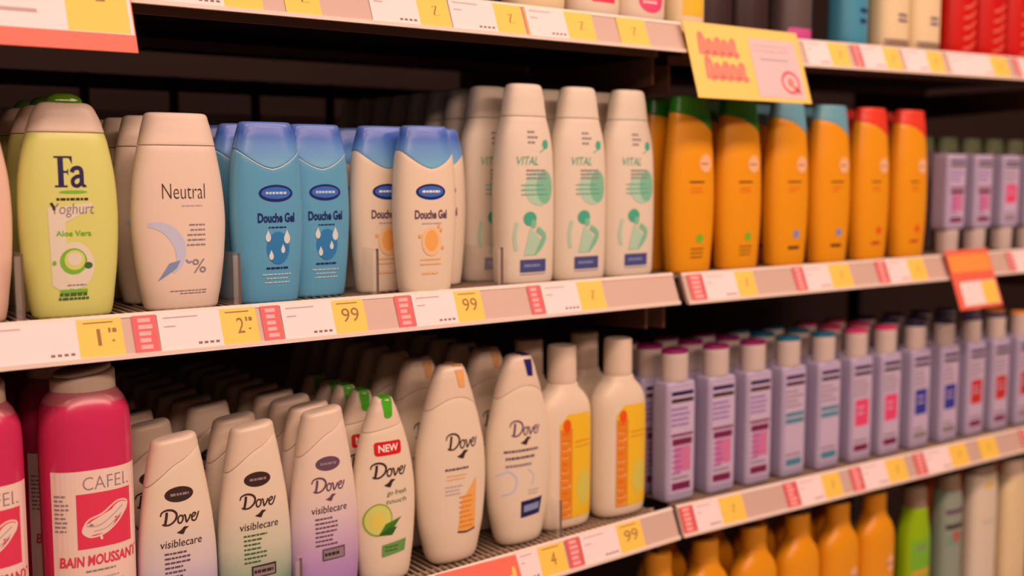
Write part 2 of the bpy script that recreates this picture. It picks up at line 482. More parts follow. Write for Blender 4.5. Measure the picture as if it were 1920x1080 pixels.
def fa_bottle(body_m='lime_body', rich=True):
    r = root_of('shower_gel_bottle')
    sh = Shape([(0, .0335, .017), (.012, .036, .0185), (.05, .0405, .0195), (.09, .0425, .020), (.125, .0408, .0195), (.155, .0355, .0180), (.175, .0295, .0155), (.190, .0230, .0130)], 2.6)
    loft('body', sh, 0, lambda c, s: .1635, body_m, r, bevb=.004, bev=.001)
    cap = loft('cap', sh, .1640, .190, 'cream_cap', r, rings=10, bev=.006, bevb=.0008, grow=.0003)
    lid = Shape([(.1885, .0155, .0105), (.193, .0150, .0100), (.198, .010, .007)], 2.2)
    loft('flip_lid', lid, .1885, .198, 'green_clear', cap, rings=6, bev=.003, bevb=.0005)
    d = D(sh.front)
    if rich:
        # big serif letters
        n = 'ink_navy'; u, v, H = -.0150, .116, .0270
        d.rect(u + .0030, v, u + .0075, v + H, n); d.rect(u, v + H - .0016, u + .0150, v + H, n); d.rect(u, v, u + .0105, v + .0016, n)
        d.poly([(u + .0150, v + H), (u + .0125, v + H - .0016), (u + .0150, v + H - .0070)], n)
        d.rect(u + .0075, v + .0125, u + .0115, v + .0142, n); d.poly([(u + .0115, v + .0165), (u + .0115, v + .0100), (u + .0100, v + .0133)], n)
        a = u + .0135
        d.stroke([(a + .001, v + .0130), (a + .0025, v + .0160), (a + .0065, v + .0168), (a + .0090, v + .0140), (a + .0090, v + .003)], .0036, n)
        d.stroke([(a + .0085, v + .0098), (a + .0045, v + .0090), (a + .0014, v + .0060), (a + .0022, v + .0020), (a + .0058, v + .0012), (a + .0088, v + .0040)], .0032, n)
        d.poly([(a + .0075, v + .0035), (a + .0095, v), (a + .0130, v), (a + .0130, v + .0012), (a + .0108, v + .0030)], n)
        d.ell(.0, .1118, .012, .0014, 'ink_green')
        d.fine(-.0185, .1035, .0165, .1075, 'ink_dark', 1, .55, 'c')
        d.quad((-.020, .030), (-.006, .020), (-.008, .085), (-.022, .098), 'label_cream')
        d.quad((-.022, .098), (-.008, .085), (.017, .098), (.016, .1025), 'label_cream')
        d.ell(-.001, .047, .017, .021, 'label_cream')
        d.up()
        d.text('Yoghurt', -.0190, .0895, .0170, .1020, 'ink_grey', 0.1, 0.0)
        d.up()
        d.stroke([(-.019, .1025), (-.017, .099), (-.0165, .096)], .0022, 'ink_dark')
        d.text('Aloe Vera', -.0160, .0732, .0140, .0782, 'ink_green', 0, 0.02)
        d.ell(-.002, .051, .0115, .0115, 'ink_green'); d.up(); d.ell(-.001, .052, .0088, .0088, 'cuke'); d.up()
        d.ell(-.001, .053, .0062, .0058, 'label_cream'); d.ell(.0105, .047, .0035, .0028, 'ink_darkgreen')
        d.ell(-.018, .050, .0016, .002, 'ink_green')
        d.fine(-.012, .0290, .012, .0310, 'ink_grey', 1, .5, 'c')
        d.rect(-.0140, .0232, .0090, .0262, 'ink_green'); d.fine(-.0195, .0200, .0135, .0232, 'ink_darkgreen', 1, .7, 'c'); d.fine(-.0155, .0166, .0100, .0196, 'ink_darkgreen', 1, .7, 'c')
    else:
        d.ell(.0, .060, .016, .022, 'label_cream'); d.fine(-.016, .110, .016, .118, 'ink_grey', 1)
    d.build('printed_label', r)
    return r

def neutral_bottle():
    r = root_of('shower_gel_bottle')
    sh = Shape([(0, .0345, .018), (.02, .0385, .0195), (.05, .0425, .020), (.085, .0446, .020), (.12, .0420, .0195), (.15, .0370, .0180), (.170, .0325, .0155), (.184, .0290, .0135)], 2.5)
    loft('body', sh, 0, .1535, 'neutral_white', r, bevb=.004, bev=.0008)
    loft('cap', sh, .1540, .184, 'neutral_white', r, rings=10, bev=.0035, bevb=.0008, grow=.0002)
    d = D(sh.front)
    d.text('Neutral', -.0215, .1045, .0190, .1185, 'ink_dark', 0, -0.012)
    d.fine(-.004, .0965, .0185, .0995, 'ink_pale', 1)
    d.fine(-.0025, .0590, .0180, .0825, 'ink_grey', 5, .32, 'r')
    V = []; n = 18
    for i in range(n + 1):
        t = i / n; a = radians(100 - 150 * t)
        R, cx, cy = .026, -.0300, .0555
        wd = .0075 * sin(pi * min(1, t * .9 + .08)) + .0008
        V += [(cx + (R + wd * .4) * cos(a), cy + (R + wd * .4) * sin(a)), (cx + (R - wd) * cos(a), cy + (R - wd) * sin(a))]
    d.add(V, [(2 * i, 2 * i + 1, 2 * i + 3, 2 * i + 2) for i in range(n)], 'pale_blue')
    d.up()
    d.quad((-.0275, .0285), (-.0105, .0400), (-.0065, .0475), (-.0170, .0450), 'mid_blue')
    d.text('%', .0045, .0350, .0180, .0480, 'ink_grey', 0, 0.0); d.stroke([(-.0015, .0478), (.001, .0452), (.0040, .0460)], .0018, 'mid_blue')
    d.fine(-.0190, .0150, .0180, .0200, 'ink_grey', 2, .35, 'r')
    d.build('printed_label', r)
    return r

def douche_shape():
    return Shape([(0, .0300, .0150), (.012, .0318, .0162), (.045, .0350, .0178), (.085, .0372, .0182), (.12, .0362, .0178), (.145, .0340, .0168), (.165, .0295, .0145), (.178, .0262, .0125)], 2.5)
def douche_bottle(blue=True):
    r = root_of('shower_gel_bottle')
    sh = douche_shape()
    seam = lambda c, s: .1520 - .0195 * (1 - abs(c) ** 1.25) + 0
    seam2 = lambda c, s: seam(c, s) + .0004
    loft('body', sh, 0, seam, 'aqua' if blue else 'white_plastic', r, bevb=.0035, bev=.0006)
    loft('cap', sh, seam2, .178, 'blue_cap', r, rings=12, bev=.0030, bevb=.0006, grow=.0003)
    d = D(sh.front)
    if blue:
        N = 24; V = []
        for i in range(N + 1):
            th = pi * i / N; c = cos(th); a, b, n = sh.at(.145); u = a * (abs(c) ** (2 / n)) * (1 if c > 0 else -1)
            V += [(u, seam(c, 0) - .0016), (u, seam(c, 0) - .0003)]
        d.add(V, [(2 * i, 2 * i + 1, 2 * i + 3, 2 * i + 2) for i in range(N)], 'seam_white')
    cx = .003 if blue else -.002
    d.ell(cx, .1085, .0180, .0084, 'navy'); d.up(); d.ell(cx, .1088, .0155, .0058, 'logo_blue'); d.up()
    d.fine(cx - .011, .1065, cx + .011, .1112, 'pure_white' if not blue else 'seam_white', 1, .5, 'c')
    d.text('Douche Gel', cx - .0195, .0800, cx + .0195, .0895, 'navy' if blue else 'ink_purple', 0, 0.03)
    d.fine(cx - .0120, .0740, cx + .0130, .0766, 'navy' if blue else 'ink_pale', 1, .5, 'c')
    if blue:
        d.ell(cx + .001, .055, .012, .016, 'drop_blue'); d.up()
        for (a, b, s_) in ((-.0095, .0655, .0028), (.0105, .0640, .0034), (.006, .0530, .0022), (-.0065, .0470, .0024)):
            d.ell(cx + a, b, s_, s_ * 1.5, 'drop_pale', n=14); d.poly([(cx + a - s_ * .7, b + s_), (cx + a + s_ * .7, b + s_), (cx + a, b + s_ * 2.6)], 'drop_pale')
        d.fine(cx - .0130, .0335, cx + .0130, .0370, 'navy', 1, .5, 'c'); d.fine(cx - .017, .0190, cx + .017, .0310, 'drop_pale', 3, .25, 'c')
    else:
        d.ell(cx, .056, .012, .0155, 'sun_orange_pale'); d.up(); d.ell(cx, .057, .008, .011, 'sun_orange'); d.up()
        for (a, b) in ((-.014, .062), (.012, .068), (.014, .049), (.009, .072)): d.ell(cx + a, b, .0016, .0022, 'sun_orange', n=10, rings=1)
        d.fine(cx - .014, .0300, cx + .014, .0400, 'sun_orange_pale', 2, .4, 'c'); d.fine(cx - .016, .0200, cx + .014, .0255, 'sun_orange_pale', 1, .5, 'c')
    d.build('printed_label', r)
    return r

def vital_bottle():
    r = root_of('body_lotion_bottle')
    sh = Shape([(0, .0372, .0195), (.01, .0385, .0200), (.06, .0395, .0210), (.11, .0395, .0210), (.15, .0380, .0200), (.172, .0350, .0185), (.190, .0295, .0165), (.215, .0255, .0150), (.230, .0225, .0135)], 2.6)
    loft('body', sh, 0, .1925, 'vital_white', r, rings=32, bevb=.004, bev=.0006)
    loft('cap', sh, .1930, .230, 'vital_white', r, rings=12, bev=.005, bevb=.0006, grow=.0002)
    d = D(sh.front); o = .004
    d.fine(-.012 + o, .1600, .004 + o, .1780, 'ink_grey', 3, .4)
    d.ell(.014 + o, .1610, .0048, .0055, 'teal_print'); d.stroke([(.005 + o, .152), (.012 + o, .156), (.018 + o, .165)], .0012, 'teal_print')
    d.ell(.004 + o, .111, .0210, .0205, 'teal_pale'); d.up()
    d.ell(.012 + o, .112, .0130, .0190, 'teal_mid'); d.up()
    d.text('VITAL', -.0270 + o, .1375, .0020 + o, .1470, 'teal_print', 0.25, 0.0)
    d.fine(-.0150 + o, .1200, .0150 + o, .1335, 'ink_grey', 3, .42)
    d.fine(-.0220 + o, .1010, .0170 + o, .1170, 'teal_print', 3, .25)
    d.ell(-.0100 + o, .0760, .0092, .0082, 'teal_print'); d.ell(-.0050 + o, .0700, .0040, .0050, 'teal_mid')
    d.stroke([(-.027 + o, .072), (-.030 + o, .055), (-.028 + o, .040)], .0040, 'teal_pale')
    d.quad((-.018 + o, .034), (-.004 + o, .034), (.006 + o, .052), (-.010 + o, .066), 'teal_pale')
    d.stroke([(.000 + o, .064), (.011 + o, .056), (.006 + o, .045), (-.004 + o, .036)], .0065, 'teal_mid')
    d.up()
    d.rect(-.0230 + o, .0145, .0140 + o, .0290, 'slate_box'); d.up(); d.fine(-.018 + o, .019, .010 + o, .025, 'mid_blue', 1, .5)
    d.rect(-.0230 + o, .0118, .0140 + o, .0128, 'ink_pale')
    d.build('printed_label', r)
    return r

def orange_bottle(cap='cap_green', mark='ink_green'):
    r = root_of('sun_lotion_bottle')
    sh = Shape([(0, .0345, .0165), (.01, .0358, .0172), (.05, .0392, .0185), (.10, .0405, .0190), (.15, .0385, .0180), (.185, .0350, .0160), (.205, .0325, .0150), (.228, .0290, .0130)], 2.6)
    seam = lambda c, s: .2010 - .022 * max(0, c * .9 + .1) + .006 * max(0, -c)
    loft('body', sh, 0, seam, 'orange_body', r, bevb=.0035, bev=.0006, rings=30)
    loft('cap', sh, lambda c, s: seam(c, s) + .0003, .228, cap, r, rings=12, bev=.003, bevb=.0004, grow=.0003)
    d = D(sh.front)
    d.ell(.0135, .1420, .0120, .0115, 'orange_pale'); d.up(); d.fine(.004, .1395, .022, .1435, 'ink_purple', 1, .4)
    d.fine(-.016, .1155, .012, .1205, 'ink_dark', 1, .45)
    d.fine(-.014, .1030, .010, .1120, 'orange_print', 2, .3)
    d.ell(.004, .0450, .0065, .0058, mark); d.fine(-.012, .0180, .012, .0340, 'ink_dark' if mark != 'orange_print' else 'print_red', 3 if mark == 'ink_green' else 1, .28)
    d.build('printed_label', r)
    return r

def lilac_bottle(top='magenta', prints=('print_violet', 'print_rose', 'print_wine'), inverted=False, name='hair_care_bottle'):
    r = root_of(name)
    H = .160
    zb = .040 if inverted else 0
    sh = Shape([(zb, .0262, .0150), (zb + .01, .0270, .0156), (zb + .08, .0272, .0158), (zb + .15, .0270, .0156), (zb + .16, .0262, .0148)], 7)
    hh = .122 if inverted else H
    loft('body', sh, zb, zb + hh, 'lilac', r, rings=14, bev=.0035, bevb=.0035)
    cs = Shape([(-.01, .0198, .0152), (.3, .0198, .0152)], 2.0)
    if inverted:
        cs = Shape([(0, .0190, .0140), (.01, .0200, .0145), (.0395, .0215, .0150)], 2.4)
        loft('cap', cs, 0, .0395, 'silver_cap', r, rings=6, bev=.001, bevb=.002)
    else:
        cap = loft('cap', cs, H, H + .037, 'silver_cap', r, rings=6, bev=.0008, bevb=.0008)
        ts = Shape([(0, .0200, .0154), (.3, .0200, .0154)], 2.0)
        loft('cap_top', ts, H + .0372, H + .0415, top, cap, rings=3, bev=.0012, bevb=.0005)
    d = D(sh.front); k = hh / H; z = lambda v: zb + v * k
    p1, p2, p3 = prints
    d.rect(-.021, z(.012), .021, z(.152), 'lilac_light'); d.up()
    d.rect(-.020, z(.1425), .020, z(.1480), 'navy_cap'); d.rect(-.020, z(.1330), .020, z(.1385), 'ink_dark')
    d.fine(-.020, z(.100), .018, z(.128), p1, 4, .4)
    if p2 == 'print_hot' or p2 == 'print_cobalt' or p2 == 'print_red':
        d.rect(-.017, z(.055), .015, z(.096), p2); d.up(); d.fine(-.012, z(.070), .010, z(.088), 'lilac_light', 2, .35)
    elif p2 == 'print_teal':
        d.rect(-.020, z(.078), .020, z(.085), p2); d.rect(-.020, z(.088), .020, z(.094), p2)
    else:
        d.rect(-.020, z(.088), .020, z(.0915), p3); d.rect(-.018, z(.076), .018, z(.085), p3); d.rect(-.014, z(.040), .016, z(.074), p2)
        d.up(); d.fine(-.018, z(.035), .0, z(.074), p1, 5, .3)
    d.rect(-.018, z(.016), .016, z(.026), p3 if p3 != 'ink_grey' else 'ink_grey'); d.fine(-.018, z(.028), .018, z(.036), 'ink_grey', 1, .4)
    d.build('printed_label', r)
    return r

def care_bottle(foot='body_purple_foot', H=.200, ink='ink_dark', badge='ink_dark', box='ink_dark'):
    """tall tapering body with a broad slanted flip cap"""
    r = root_of('shower_gel_bottle')
    k = H / .200
    sh = Shape([(0, .0345, .0165), (.012 * k, .0365, .0175), (.045 * k, .0385, .0182), (.085 * k, .0378, .0180), (.12 * k, .0345, .0172), (.15 * k, .0300, .0160), (.175 * k, .0255, .0142), (.200 * k, .0205, .0120)], 2.5)
    seam = lambda c, s: (.1740 + .0185 * c - .0045 * c * c) * k
    loft('body', sh, 0, seam, foot, r, bevb=.004, bev=.0007, rings=30)
    topf = lambda c, s: (.2000 - .0025 * (1 - c)) * k
    loft('cap', sh, lambda c, s: seam(c, s) + .0004, topf, 'cream_cap', r, rings=14, bev=.0040, bevb=.0008, grow=.0004)
    d = D(sh.front)
    d.ell(-.002, .1440 * k, .0138, .0074, badge); d.up()
    d.fine(-.011, .1405 * k, .008, .1475 * k, 'ink_grey', 1, .35, 'c')
    script_word(d, -.0205, .1150 * k, .0165, .1305 * k, ink)
    bird(d, .0, .1085 * k, .0060, ink)
    d.text('visiblecare', -.0215, .0935 * k, .0185, .1010 * k, 'ink_dark', 0.1, 0.0)
    d.fine(-.0180, .0580 * k, .0075, .0900 * k, 'ink_purple' if foot != 'body_green_foot' else 'ink_darkgreen', 7, .38)
    d.up()
    d.rect(-.0110, .0435 * k, .0150, .0560 * k, box, skew=.0005); d.up(); d.rect(-.0095, .0450 * k, .0135, .0545 * k, 'ink_grey'); d.up(); d.fine(-.0085, .0465 * k, .0120, .0530 * k, 'ink_dark', 1, .5)
    d.build('printed_label', r)
    return r

def cucumber_bottle():
    r = root_of('shower_gel_bottle')
    sh = Shape([(0, .0285, .0150), (.012, .0312, .0165), (.04, .0352, .0178), (.08, .0378, .0184), (.11, .0368, .0180), (.14, .0318, .0168), (.165, .0250, .0145), (.188, .0165, .0115), (.203, .0105, .0085)], 2.3)
    seam = lambda c, s: .1700 + .004 * c
    loft('body', sh, 0, seam, 'white_plastic', r, bevb=.005, bev=.0006, rings=30)
    cap = loft('cap', sh, lambda c, s: seam(c, s) + .0004, .203, 'cream_cap', r, rings=14, bev=.0040, bevb=.0006, grow=.0003)
    d = D(sh.front); d.e = .0009
    d.quad((-.0045, .1850), (.0050, .1840), (.0070, .1990), (-.0060, .2000), 'tab_green'); d.ell(.0002, .1848, .0050, .0040, 'tab_green', rings=1)
    t = D(lambda u, v, e: (u, v, .2036)); V = []
    d.add([(-.0055, .2020), (.0065, .2020), (.0065, .1990), (-.0055, .1990)], [(0, 1, 2, 3)], 'tab_green')
    d.build('green_tab', cap)
    tt = mesh_obj('green_tab_top', [(-.006, -.0085, .2034), (.0065, -.0085, .2034), (.0065, .007, .2034), (-.006, .007, .2034), (-.006, -.0085, .2028), (.0065, -.0085, .2028), (.0065, .007, .2028), (-.006, .007, .2028)],
                  [(0, 1, 2, 3), (0, 4, 5, 1), (1, 5, 6, 2), (2, 6, 7, 3), (3, 7, 4, 0)], ['tab_green'], None, cap)
    d = D(sh.front)
    d.rrect(-.0185, .1415, .0140, .1565, .0035, 'new_red'); d.up(); d.text('NEW', -.0140, .1452, .0100, .1532, 'pure_white', 0, 0.02)
    script_word(d, -.0235, .1175, .0190, .1345, 'ink_dark')
    bird(d, -.002, .1108, .0072, 'ink_dark')
    d.text('go fresh', -.0060, .0960, .0190, .1030, 'ink_darkgreen', 0.2, 0.0); d.text('touch', -.0070, .0885, .0190, .0935, 'ink_darkgreen', 0.2, 0.0)
    d.ell(-.0160, .0725, .0165, .0180, 'cuke_rim', n=36); d.up(); d.ell(-.0160, .0725, .0148, .0162, 'cuke', n=36); d.up(); d.ell(-.0165, .0722, .0085, .0095, 'cuke_core'); d.up()
    d.quad((-.0160, .0555), (-.0020, .0570), (.0110, .0720), (-.0080, .0670), 'leaf_green'); d.up()
    d.stroke([(-.0160, .0555), (-.004, .0620), (.0110, .0720)], .0009, 'leaf_dark'); d.quad((-.0160, .0555), (.0, .0540), (.0060, .0620), (-.0030, .0620), 'leaf_dark')
    d.up(); d.quad((-.0120, .0310), (.0160, .0340), (.0180, .0470), (-.0120, .0440), 'box_green'); d.up(); d.fine(-.009, .035, .013, .043, 'ink_darkgreen', 2, .4)
    d.build('printed_label', r)
    return r

def soft_bottle(tab='tab_orange', kind='orange'):
    r = root_of('shower_gel_bottle')
    sh = Shape([(0, .0290, .0165), (.012, .0335, .0185), (.045, .0410, .0205), (.09, .0452, .0210), (.13, .0435, .0205), (.165, .0360, .0185), (.190, .0285, .0165), (.212, .0215, .0140), (.226, .0165, .0115)], 2.3)
    seam = lambda c, s: .1760 + .014 * (1 - c * c)
    loft('body', sh, 0, seam, 'white_plastic', r, bevb=.006, bev=.0006, rings=32)
    cap = loft('cap', sh, lambda c, s: seam(c, s) + .0004, .226, 'cream_cap', r, rings=14, bev=.0055, bevb=.0006, grow=.0003)
    d = D(sh.front); d.e = .0010
    d.quad((.0030, .2020), (.0110, .2010), (.0115, .2205), (-.0010, .2215), tab)
    d.build('cap_tab', cap)
    mesh_obj('cap_tab_top', [(-.001, -.011, .2266), (.0105, -.011, .2266), (.0085, .0105, .2266), (-.001, .0105, .2266), (-.001, -.011, .2258), (.0105, -.011, .2258), (.0085, .0105, .2258), (-.001, .0105, .2258)],
             [(0, 1, 2, 3), (0, 4, 5, 1), (1, 5, 6, 2), (2, 6, 7, 3), (3, 7, 4, 0)], [tab], None, cap)
    d = D(sh.front); o = .003 if kind == 'orange' else -.004
    script_word(d, -.0200 + o, .1320, .0215 + o, .1510, 'ink_dark' if kind == 'orange' else 'ink_purple')
    bird(d, .0010 + o, .1260, .0080, 'ink_dark')
    if kind == 'orange':
        d.fine(-.022 + o, .1080, .010 + o, .1130, 'ink_purple', 1, .5); d.fine(-.020 + o, .0970, .016 + o, .1050, 'tab_orange', 2, .35)
        d.fine(-.022 + o, .0800, .004 + o, .0930, 'ink_pale', 3, .4)
        d.quad((-.006 + o, .0380), (.018 + o, .0360), (.020 + o, .0980), (.000 + o, .0740), 'sun_orange'); d.up()
        d.fine(-.004 + o, .0400, .018 + o, .0800, 'print_amber', 7, .4); d.stroke([(-.006 + o, .0375), (.006 + o, .036), (.018 + o, .0385)], .002, 'ink_dark')
    else:
        d.fine(-.028 + o, .1125, .026 + o, .1180, 'ink_purple', 1, .5); d.fine(-.026 + o, .1040, .024 + o, .1100, 'ink_purple', 1, .5); d.fine(-.026 + o, .0950, .024 + o, .1010, 'ink_grey', 1, .5)
        d.stroke([(-.036 + o, .088), (-.022 + o, .092), (-.012 + o, .082), (-.016 + o, .068), (-.030 + o, .064)], .0022, 'pale_blue')
        d.stroke([(.004 + o, .092), (.012 + o, .084), (.010 + o, .072)], .0018, 'pale_blue')
        d.fine(.004 + o, .0600, .024 + o, .0680, 'ink_pale', 2, .4)
        d.quad((-.006 + o, .0340), (.022 + o, .0360), (.026 + o, .0560), (-.006 + o, .0540), 'navy_cap'); d.up()
        d.quad((-.002 + o, .0405), (.020 + o, .0420), (.021 + o, .0500), (-.002 + o, .0485), 'mid_blue')
    d.build('printed_label', r)
    return r

def necked_bottle(body='white_plastic', cap='cream_cap', label=True, name='bath_foam_bottle', ch=.226):
    r = root_of(name)
    sh = Shape([(0, .0370, .0210), (.012, .0395, .0225), (.06, .0405, .0230), (.13, .0407, .0230), (.152, .0385, .0222), (.166, .0300, .0200), (.174, .0205, .0180), (.180, .0185, .0172)], 2.5)
    loft('body', sh, 0, .180, body, r, bevb=.005, bev=.001, rings=34)
    cs = Shape([(.18, .0182, .0172), (.226, .0178, .0168)], 2.0)
    loft('cap', cs, .1803, ch, cap, r, rings=6, bev=.0025, bevb=.0006, grow=.0004)
    if label:
        d = D(sh.front); d.e = .0004
        u0, u1, v0, v1 = -.020, .034, .014, .144
        d.rect(u0, v0, u1, v1 - .012, 'label_yellow', 14, 12); d.quad((u0, v1 - .012), (u1, v1 - .012), (u1 - .006, v1), (u0 + .012, v1), 'label_yellow')
        d.up()
        d.rect(u0, v0, u0 + .018, v1 - .018, 'print_amber', 6, 12); d.ell(.018, .050, .012, .022, 'label_lemon'); d.up()
        d.ell(u0 + .010, v1 - .014, .006, .008, 'orange_print')
        for i in range(12): d.rect(u0 + .002, v0 + .002 + i * .0092, u0 + random.uniform(.011, .016), v0 + .0055 + i * .0092, 'print_amber' if i % 4 == 3 else 'sun_orange', 4, 1)
        for i in range(12):
            d.up() if i == 0 else None
            d.rect(u0 + .003, v0 + .0042 + i * .0092, u0 + random.uniform(.010, .015), v0 + .0058 + i * .0092, 'orange_print', 4, 1)
        d.rect(.002, .108, .030, .1095, 'print_amber'); d.rect(.002, .102, .030, .1032, 'print_amber')
        d.build('printed_label', r)
    return r

def bath_bottle():
    r = root_of('bubble_bath_bottle')
    sh = Shape([(0, .0380, .0310), (.01, .0396, .0325), (.10, .0402, .0330), (.218, .0402, .0330), (.236, .0386, .0318), (.247, .0335, .0285), (.254, .0285, .0255)], 2.5)
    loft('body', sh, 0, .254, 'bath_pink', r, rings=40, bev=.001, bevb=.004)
    cs = Shape([(.25, .0285, .0256), (.285, .0278, .0250)], 2.2)
    cap = loft('cap', cs, .2534, lambda c, s: .2690 + .004 * c, 'cream_cap', r, rings=10, bev=.0035, bevb=.0006)
    ls = Shape([(.26, .0262, .0235), (.29, .0235, .021)], 2.2)
    loft('flip_lid', ls, lambda c, s: .2670, lambda c, s: .2735 + .004 * c, 'cream_cap', cap, rings=5, bev=.003, bevb=.0004)
    d = D(sh.front); d.e = .0005
    d.quad((-.036, .010), (.038, .010), (.038, .184), (-.036, .184), 'bath_label', 20, 20)
    d.up()
    d.text('CAFEL', -.0120, .1660, .0300, .1780, 'ink_grey', 0, -0.01)
    d.rect(-.0180, .1120, .0310, .1630, 'bath_red', 16, 6); d.up()
    d.stroke([(-.0130, .1310), (-.0080, .1385), (.0040, .1430), (.0170, .1515), (.0260, .1510), (.0270, .1450), (.0180, .1330), (.0060, .1245), (-.0060, .1225), (-.0125, .1265)], .0016, 'bath_label', closed=True)
    cen = [(-.0060, .1300), (.0060, .1340), (.0200, .1440)]
    for (a, b), rr in zip(cen, (.0072, .0090, .0074)): d.ell(a, b, rr * 1.1, rr * .82, 'bath_label', rot=.45)
    d.quad((-.0110, .1240), (.0080, .1250), (.0230, .1500), (-.0060, .1370), 'bath_label'); d.up()
    d.stroke([(-.0100, .1330), (.0030, .1330), (.0230, .1470)], .0012, 'ink_pale'); d.stroke([(-.004, .1275), (.008, .1295), (.0215, .1400)], .0010, 'ink_pale'); d.ell(-.0060, .1335, .0020, .0012, 'ink_grey')
    d.stroke([(.0020, .1230), (.0030, .1190)], .0022, 'bath_label')
    d.text('BAIN MOUSSANT', -.0325, .0960, .0365, .1060, 'bath_red', .1, 0.03)
    d.fine(-.0120, .0890, .0260, .0930, 'ink_grey', 1, .4); d.fine(-.0200, .0600, .0260, .0860, 'ink_pale', 6, .3)
    d.fine(-.0345, .1280, -.0240, .1640, 'ink_grey', 9, .4)
    d.build('printed_label', r)
    return r

def simple_bottle(name, a, b, h, hc, body, cap, n=2.6, ca=None, prints=None, shoulder=.02):
    r = root_of(name); ca = ca or a * .6
    sh = Shape([(0, a * .94, b * .94), (.01, a, b), (h * .5, a, b), (h - shoulder, a * .97, b * .97), (h, ca * 1.02, min(b, ca) * 1.0)], n)
    loft('body', sh, 0, h, body, r, rings=24, bev=.001, bevb=.003)
    cs = Shape([(h, ca, min(b, ca) * .98), (h + hc, ca * .96, min(b, ca) * .94)], 2.2)
    loft('cap', cs, h + .0003, h + hc, cap, r, rings=5, bev=.002, bevb=.0005)
    if prints:
        d = D(sh.front); prints(d); d.build('printed_label', r)
    return r
def put(o, sh, x, y, label, group=None, rz=0):
    o.location = (x, y, deck(sh, x) - .0006); o.rotation_euler = (0, 0, rz); tag(o, label, 'bottle', group); return o

# ------------------------------------------------------------------ stocking the shelves
ORD = ['front', 'second', 'third', 'fourth', 'fifth', 'sixth', 'seventh', 'eighth', 'ninth', 'tenth']
def row(proto, first_use, sh, x, ys, desc, front_desc, group, cat='bottle', dx=0.0, jit=0.8):
    """a file of equal bottles going back from the shelf edge; every bottle a copy with its parts"""
    out = []
    for i, y in enumerate(ys):
        o = proto if (i == 0 and first_use) else copy_tree(proto)
        if i == 0 and first_use: pass
        xx = x + dx * i + (random.uniform(-.0012, .0012) if i else 0)
        o.location = (xx, y, deck(sh, xx) - 0.0006 + (0 if sh != 'C' else 0.0010))
        o.rotation_euler = (0, 0, radians(random.uniform(-jit, jit)))
        lab = front_desc if i == 0 else f'{desc}, {ORD[i]} from the edge'
        tag(o, lab, cat, group if len(ys) > 1 else None)
        out.append(o)
    return out

# middle shelf, left bay
fa = fa_bottle()
row(fa, True, 'B', .270, [.030, .085, .145], 'lime green shower gel behind the one with dark blue letters', 'lime green shower gel with big dark blue letters, at the shelf edge', 'lime green shower gels')
fp = fa_bottle('pink_cream', False)
row(fp, True, 'B', .180, [.030, .085], 'pinkish cream bottle with green lid at the left photo edge', 'pinkish cream bottle cut by the left edge of the photo, beside the lime green one', 'pink cream bottles at the left edge')
ne = neutral_bottle()
row(ne, True, 'B', .370, [.030, .095, .150, .205], 'plain cream white shower gel between lime green and blue files', 'plain cream white shower gel with thin grey lettering and pale blue crescent print', 'plain cream white shower gels')
du = douche_bottle(True)
row(du, True, 'B', .4580, [.028, .080, .130, .180], 'blue shower gel in the left of the two blue files', 'large blue shower gel at the shelf edge, beside the cream white one', 'blue shower gels')
row(du, False, 'B', .5225, [.050, .100, .150], 'blue shower gel in the right of the two blue files', 'blue shower gel set slightly back, in front of the right blue file', 'blue shower gels')
dw = douche_bottle(False)
row(dw, True, 'B', .6000, [.048, .110], 'white shower gel with blue cap behind the dark divider edge', 'white shower gel with blue cap and dark divider edge before it, partly hidden', 'white shower gels with blue caps')
row(dw, False, 'B', .6320, [.012], '', 'white shower gel with blue cap and orange sun print, nearest the shelf edge', 'white shower gels with blue caps')
row(dw, False, 'B', .6830, [.068, .120], 'white shower gel with blue cap near the tall lotions', 'white shower gel with blue cap mostly hidden behind the front one, by the tall lotions', 'white shower gels with blue caps')
vi = vital_bottle()
row(vi, True, 'B', .779, [.030], '', 'tall white lotion with teal print, leftmost of three at the shelf edge', None)
row(vi, False, 'B', .860, [.030, .085], 'tall white lotion in the middle teal printed file', 'tall white lotion with teal print, middle of the three at the shelf edge', 'tall white lotions with teal print')
row(vi, False, 'B', .9405, [.030, .085], 'tall white lotion in the right teal printed file', 'tall white lotion with teal print, rightmost of the three beside the orange bottles', 'tall white lotions with teal print')
back_v = row(vi, False, 'B', .768, [.085, .130, .175, .220, .265, .310, .355, .400], 'tall white lotion in the shaded file behind the leftmost', 'tall white lotion in shade just left behind the leftmost front lotion', 'tall white lotions receding into the shade')
# middle shelf, right bay
og = orange_bottle('cap_green', 'ink_green'); oa = orange_bottle('cap_aqua', 'mid_blue'); oc = orange_bottle('cap_coral', 'orange_print')
for i, (p, use, x, nm, ps) in enumerate([
        (og, True, 1.050, 'green', 'leftmost in front, beside the white lotions'), (og, False, 1.143, 'green', 'second in front, under the yellow sign'),
        (oa, True, 1.243, 'pale blue', 'left of the front pale blue pair'), (oa, False, 1.338, 'pale blue', 'right of the front pale blue pair'),
        (oc, True, 1.434, 'coral', 'left of the front coral pair'), (oc, False, 1.533, 'coral', 'rightmost in front, beside the lilac bottles')]):
    row(p, use, 'B', x, [.030, .078, .126, .174] if i == 0 else [.030, .085], f'orange sun lotion with {nm} cap in the {["first", "second", "third", "fourth", "fifth", "sixth"][i]} orange file', f'orange sun lotion with {nm} cap, {ps}', 'orange sun lotions')
iv = lilac_bottle(inverted=True, name='conditioner_bottle'); ih = lilac_bottle(inverted=True, prints=('ink_grey', 'print_hot', 'ink_grey'), name='conditioner_bottle')
ptxt2 = ['one', 'two', 'three', 'four', 'five']
